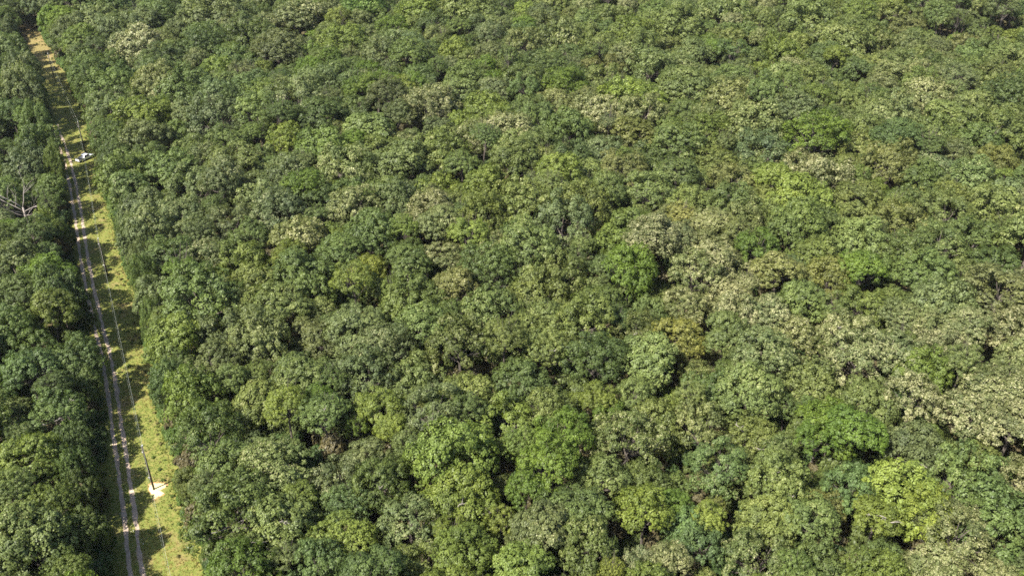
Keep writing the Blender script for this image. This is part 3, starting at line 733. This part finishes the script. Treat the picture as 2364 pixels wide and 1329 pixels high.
# grass tufts on the strip
def tuft_source():
    V = []; F = []; r2 = random.Random(8)
    for k in range(9):
        a = r2.uniform(0, 6.28); d = r2.uniform(0, .5); cx, cy_ = d * math.cos(a), d * math.sin(a)
        l = r2.uniform(.5, 1.0); b = r2.uniform(0, 6.28); wv = .12
        lean = Vector((math.cos(b), math.sin(b), 0)) * r2.uniform(.2, .7)
        s_ = Vector((-math.sin(b), math.cos(b), 0)) * wv
        p = Vector((cx, cy_, 0)); i = len(V)
        V += [p - s_, p + s_, p + s_ * .6 + lean * .5 + Vector((0, 0, l * .7)), p - s_ * .6 + lean * .5 + Vector((0, 0, l * .7)), p + lean + Vector((0, 0, l))]
        F += [(i, i + 1, i + 2, i + 3), (i + 3, i + 2, i + 4)]
    me = bpy.data.meshes.new('grass_tuft'); me.from_pydata([tuple(v) for v in V], [], F); me.update()
    for nm in ('leaf_random', 'clump_random'):
        at = me.attributes.new(nm, 'FLOAT', 'FACE')
        for j, d in enumerate(at.data): d.value = r2.random()
    me.materials.append(M_LEAF)
    o = bpy.data.objects.new('grass_tuft', me); C.objects.link(o)
    return o
ts = tuft_source(); gq = ground(392, 1262); ts.location = gq; ts.scale = (.35, .35, .3); ts['tint'] = [0.2, 0.24, 0.05]; ts['pale'] = 0.0
ts['kind'] = 'stuff'; ts['label'] = 'tuft of tall grass on the open strip'
gr = []
for i in range(34000):
    y = 60 + (CLEAR_END - 60) * rr.random() ** 1.25
    l = right_track(y) - 5 if y < 300 else left_edge(y) - 3; r_ = right_edge(y) + 0.8
    x = rr.uniform(l, r_)
    dt = x - right_track(y)
    if y < 300 and (abs(dt) < 0.5 or abs(dt + 1.95) < 0.5): continue
    if (x - ground(362, 1130).x) ** 2 + (y - ground(362, 1130).y) ** 2 < 3.2: continue
    if y > 345 and rr.random() < .6: continue
    f = drift(x * 6, y * 6, 20, 4) + max(0, (y - 335) * .02) + rr.uniform(-.4, .4)
    c = (0.22, 0.175, 0.055) if f > 0.3 else ((0.15, 0.165, 0.035) if f > -0.2 else (0.095, 0.125, 0.022))
    s = rr.uniform(0.10, 0.30) * (1.5 if abs(x - r_) < 1.5 else 1)
    gr.append((x, y, 0, (s, s, s * rr.uniform(.5, 1.0)), rr.uniform(0, 6.28), c, 0.0, 0))
go_ = scatter_object('grass', gr, [ts]); go_['kind'] = 'stuff'; go_['label'] = 'tufted rough grass of the open strip'

# ------------------------------------------------------------------ the bare dead tree
def dead_tree():
    root = bpy.data.objects.new('dead_tree', None); C.objects.link(root); root.location = (DEAD.x, DEAD.y, 0)
    root['label'] = 'bare bleached dead tree with forked grey limbs between dark crowns'; root['category'] = 'tree'
    r = random.Random(31); V = []; F = []
    def twig(V, F, p, d, l, rad, depth):
        pts = [p]; rs = [rad]; q = p.copy(); dd = d.copy()
        for s in range(3):
            dd = (dd + Vector((r.uniform(-.28, .28), r.uniform(-.28, .28), r.uniform(-.1, .16)))).normalized()
            q = q + dd * l / 3; pts.append(q.copy()); rs.append(rad * (1 - .22 * (s + 1)))
        tube(V, F, pts, rs, 5)
        if depth > 0:
            for s in range(3):
                j = r.choice((1, 2, 3))
                nd = (dd + Vector((r.uniform(-.9, .9), r.uniform(-.9, .9), r.uniform(-.1, .6)))).normalized()
                twig(V, F, pts[j], nd, l * r.uniform(.5, .75), rs[j] * .70, depth - 1)
    tube(V, F, [(0, 0, -0.2), (.1, .05, 3.2), (0, 0.1, 6.5), (.15, 0, 10.0)], [.40, .33, .28, .24], 8)
    mesh_obj('trunk', V, F, M_DEAD, root, True)
    for (dx, dy, dz, z0, l, rad) in ((-.5, .1, .8, 7.3, 5.2, .15), (.35, .2, .9, 7.4, 5.0, .15), (-1, -.1, .35, 6.4, 5.6, .13), (.9, .1, .5, 6.2, 4.8, .12), (-.3, -.8, .5, 5.6, 4.2, .11), (-.9, -.5, .25, 4.8, 5.0, .12), (.6, -.6, .3, 5.0, 3.6, .1)):
        V = []; F = []
        twig(V, F, Vector((.1, 0, z0 + 2.5)), Vector((dx, dy, dz)).normalized(), l * 1.2, rad * 1.05, 3)
        mesh_obj('limb', V, F, M_DEAD, root, True)
dead_tree()

# ------------------------------------------------------------------ power line
POLE_H = 10.6
pole_xy = [(Vector((-28.6, 46, 0)))] + [ground(356, 1130), ground(249, 636), ground(198, 353), ground(127, 186)]
WHERE = ['wooden pole just outside the frame carrying the near wire', 'dark wooden utility pole standing in pale sand', 'dark utility pole rising from sunlit grass beside a long tree shadow',
         'utility pole standing just behind the white pickup', 'farthest thin utility pole where the grass turns brown']
tops = []
def utility_pole(i, p):
    root = bpy.data.objects.new('utility_pole', None); C.objects.link(root); root.location = (p.x, p.y, 0)
    root['label'] = WHERE[i]; root['category'] = 'utility pole'; root['group'] = 'poles along the grass strip'
    V = []; F = []; tube(V, F, [(0, 0, -.3), (0, 0, 4), (0, 0, 8), (0, 0, POLE_H)], [.20, .175, .15, .13], 10); mesh_obj('shaft', V, F, M_POLE, root, True)
    V = []; F = []; tube(V, F, [(0, 0, POLE_H), (0, 0, POLE_H + .12)], [.135, .10], 10); mesh_obj('pole_cap', V, F, M_STEEL, root)
    V = []; F = []; tube(V, F, [(.16, 0, POLE_H - .25), (.16, 0, POLE_H + .15), (.16, 0, POLE_H + .2), (.16, 0, POLE_H + .3), (.16, 0, POLE_H + .34)], [.02, .02, .10, .11, .05], 10); mesh_obj('insulator', V, F, M_PORC, root, True)
    V = []; F = []; tube(V, F, [(-.19, 0, POLE_H - 1.6), (-.19, 0, POLE_H - 1.45), (-.19, 0, POLE_H - 1.3)], [.05, .08, .05], 8); mesh_obj('insulator', V, F, M_PORC, root, True)
    bm = bmesh.new(); bmesh.ops.create_cube(bm, size=1)
    for v in bm.verts: v.co = Vector((v.co.x * .28 + .26 * -1, v.co.y * .18, v.co.z * .42 + 3.0))
    bmesh.ops.bevel(bm, geom=bm.edges[:], offset=.02, segments=1, affect='EDGES')
    bm_obj('meter_box', bm, M_STEEL, root)
    tops.append((Vector((p.x + .16, p.y, POLE_H + .36)), Vector((p.x - .25, p.y, POLE_H - 1.45))))
for i, p in enumerate(pole_xy): utility_pole(i, p)
SPANS = ['out of the frame to the sandy pole', 'from the sandy pole to the next pole', 'from the middle pole to the one behind the pickup', 'from the pickup to the farthest pole']
for i in range(len(tops) - 1):
    for j, rad in ((0, .011), (1, .005)):
        a, b = tops[i][j], tops[i + 1][j]; pts = []
        for k in range(17):
            u = k / 16; q = a.lerp(b, u); q.z -= 4 * 1.1 * u * (1 - u); pts.append(q)
        V = []; F = []; tube(V, F, pts, [rad] * 17, 5)
        o = mesh_obj('power_wire', V, F, M_WIRE, None, True)
        o['label'] = ('upper pale wire running ' if j == 0 else 'lower thin wire running ') + SPANS[i]
        o['category'] = 'wire'; o['group'] = 'wires over the grass strip'

# ------------------------------------------------------------------ the white pickup
def pickup():
    WH = simple('white_paint', (0.72, 0.73, 0.74), 0.3, spec=0.5); GL = simple('dark_glass', (0.015, 0.02, 0.025), 0.08, spec=0.8)
    BK = simple('black_plastic', (0.025, 0.025, 0.028), 0.6); CH = simple('chrome', (0.6, 0.6, 0.6), 0.25, 0.9)
    RB = simple('tyre_rubber', (0.02, 0.02, 0.02), 0.85); RD = simple('red_lens', (0.35, 0.02, 0.02), 0.3); LN = simple('clear_lens', (0.6, 0.62, 0.62), 0.15)
    a = ground(184, 376); b = ground(218, 361); c = (a + b) / 2
    root = bpy.data.objects.new('pickup_truck', None); C.objects.link(root); root.location = (c.x - .6, c.y, 0)
    root.rotation_euler = (0, 0, math.atan2(b.y - a.y, b.x - a.x))
    root['label'] = 'white crew cab pickup truck parked across the shaded grass strip'; root['category'] = 'pickup truck'
    def box(x0, x1, y0, y1, z0, z1, bev=.04, top=None):
        bm = bmesh.new(); bmesh.ops.create_cube(bm, size=1)
        for v in bm.verts:
            v.co = Vector((x0 if v.co.x < 0 else x1, y0 if v.co.y < 0 else y1, z0 if v.co.z < 0 else z1))
        if top:
            for v in bm.verts:
                if v.co.z > (z0 + z1) / 2:
                    v.co.x += top[0] if v.co.x < (x0 + x1) / 2 else -top[1]
                    v.co.y *= top[2]
        if bev: bmesh.ops.bevel(bm, geom=bm.edges[:], offset=bev, segments=2, affect='EDGES')
        return bm
    def prof(name, pts, hw, mat, bev=.05, taper=None):
        bm = bmesh.new()
        f = bm.faces.new([bm.verts.new((x, -hw, z)) for x, z in pts])
        e = bmesh.ops.extrude_face_region(bm, geom=[f])
        for v in e['geom']:
            if isinstance(v, bmesh.types.BMVert): v.co.y = hw
        bmesh.ops.recalc_face_normals(bm, faces=bm.faces[:])
        if taper:
            for v in bm.verts: v.co.y *= 1 - taper * max(0, v.co.z - 1.05)
        if bev: bmesh.ops.bevel(bm, geom=bm.edges[:], offset=bev, segments=2, affect='EDGES')
        return bm_obj(name, bm, mat, root)
    # nose at +x, 5.8 m long
    prof('body', [(-.75, .50), (-.75, 1.12), (1.25, 1.14), (2.55, 1.06), (2.85, .92), (2.90, .50), (2.45, .42), (2.42, .72), (2.2, .86), (1.75, .86), (1.5, .72), (1.45, .42)], .98, WH, .045)
    prof('cab', [(-.73, 1.12), (-.60, 1.78), (-.40, 1.86), (.75, 1.85), (.95, 1.78), (1.55, 1.13)], .93, WH, .05, .17)
    bm = box(.995, 1.52, -.74, .74, 1.155, 1.73, 0)
    for v in bm.verts:
        if v.co.z > 1.5: v.co.x = .93 + (.02 if v.co.x > 1.2 else -.05); v.co.y *= .93
        else: v.co.x = 1.545 if v.co.x > 1.2 else 1.45
    bm_obj('windscreen', bm, GL, root)
    bm_obj('rear_window', box(-.74, -.66, -.66, .66, 1.28, 1.70, 0), GL, root).rotation_euler = (0, 0, 0)
    for s in (-1, 1):
        for x0, x1, t0, t1 in ((.32, 1.22, .0, .42), (-.52, .24, .06, .0)):
            bm = box(x0, x1, s * .80 if s < 0 else .80, s * .80 + (.135 * s) if s < 0 else .935, 1.2, 1.68, 0)
            for v in bm.verts:
                if v.co.z > 1.4:
                    v.co.y *= .925
                    if v.co.x > (x0 + x1) / 2: v.co.x -= t1
                    else: v.co.x += t0
            bm_obj('side_window', bm, GL, root)
        prof_pts = [(-2.88, .58), (-2.88, 1.16), (-.80, 1.16), (-.80, .50), (-1.35, .50), (-1.40, .78), (-1.62, .92), (-2.02, .92), (-2.22, .78), (-2.28, .55)]
        o = prof('bed_side', prof_pts, .04, WH, .012); o.location = (0, s * .93, 0)
        bm_obj('bed_rail', box(-2.86, -.82, s * .93 - .05, s * .93 + .05, 1.162, 1.19, .01), BK, root)
        bm_obj('mirror', box(1.12, 1.24, s * 1.13 - .10, s * 1.13 + .10, 1.18, 1.38, .03), WH, root)
        bm_obj('headlight', box(2.80, 2.905, s * .78 - .16, s * .78 + .16, .78, .93, .02), LN, root)
        bm_obj('tail_light', box(-2.90, -2.875, s * .89 - .07, s * .89 + .07, .78, 1.08, .01), RD, root)
        bm_obj('sill_step', box(-.6, 1.3, s * .97 - .07, s * .97 + .07, .40, .47, .02), BK, root)
        for x in (-1.82, 1.97):
            wh = bpy.data.objects.new('wheel', None); C.objects.link(wh); wh.parent = root; wh.location = (x, s * .84, .40)
            for nm, rad, hw, mat in (('tyre', .40, .135, RB), ('rim', .26, .145, CH)):
                bm = bmesh.new(); bmesh.ops.create_cone(bm, cap_ends=True, segments=24, radius1=rad, radius2=rad, depth=hw * 2)
                bmesh.ops.rotate(bm, verts=bm.verts[:], matrix=Matrix.Rotation(math.pi / 2, 3, 'X'))
                bmesh.ops.bevel(bm, geom=[e for e in bm.edges if len(e.link_faces) == 2 and e.calc_face_angle(0) > 1], offset=.03, segments=2, affect='EDGES')
                bm_obj(nm, bm, mat, wh, False)
    bm_obj('bed_floor', box(-2.84, -.80, -.88, .88, .66, .72, .01), BK, root)
    bm_obj('bed_front', box(-.83, -.765, -.89, .89, .73, 1.16, .01), WH, root)
    bm_obj('tailgate', box(-2.90, -2.83, -.80, .80, .62, 1.16, .015), WH, root)
    bm_obj('rear_bumper', box(-3.02, -2.91, -.92, .92, .46, .62, .03), CH, root)
    bm_obj('front_bumper', box(2.86, 3.0, -.95, .95, .40, .60, .03), CH, root)
    bm_obj('grille', box(2.86, 2.92, -.58, .58, .64, .92, .02), BK, root)
    bm_obj('chassis', box(-2.7, 2.6, -.55, .55, .36, .48, .02), BK, root)
pickup()

# ------------------------------------------------------------------ the thin summer haze over the wood
def haze():
    bm = bmesh.new(); bmesh.ops.create_cube(bm, size=1)
    for v in bm.verts: v.co = Vector((v.co.x * 1400, 350 + v.co.y * 1400, -1.2 if v.co.z < 0 else CAM_H + 12))
    m, t, o = new_mat('summer_haze')
    pv = N(t, 'ShaderNodeVolumePrincipled'); pv.inputs['Color'].default_value = (0.93, 0.95, 1.0, 1); pv.inputs['Density'].default_value = HAZE
    pv.inputs['Anisotropy'].default_value = 0.2
    t.links.new(pv.outputs[0], o.inputs['Volume'])
    h = bm_obj('haze', bm, m); h['kind'] = 'stuff'; h['label'] = 'thin summer haze over the far canopy'
HAZE = 0.00003
haze()
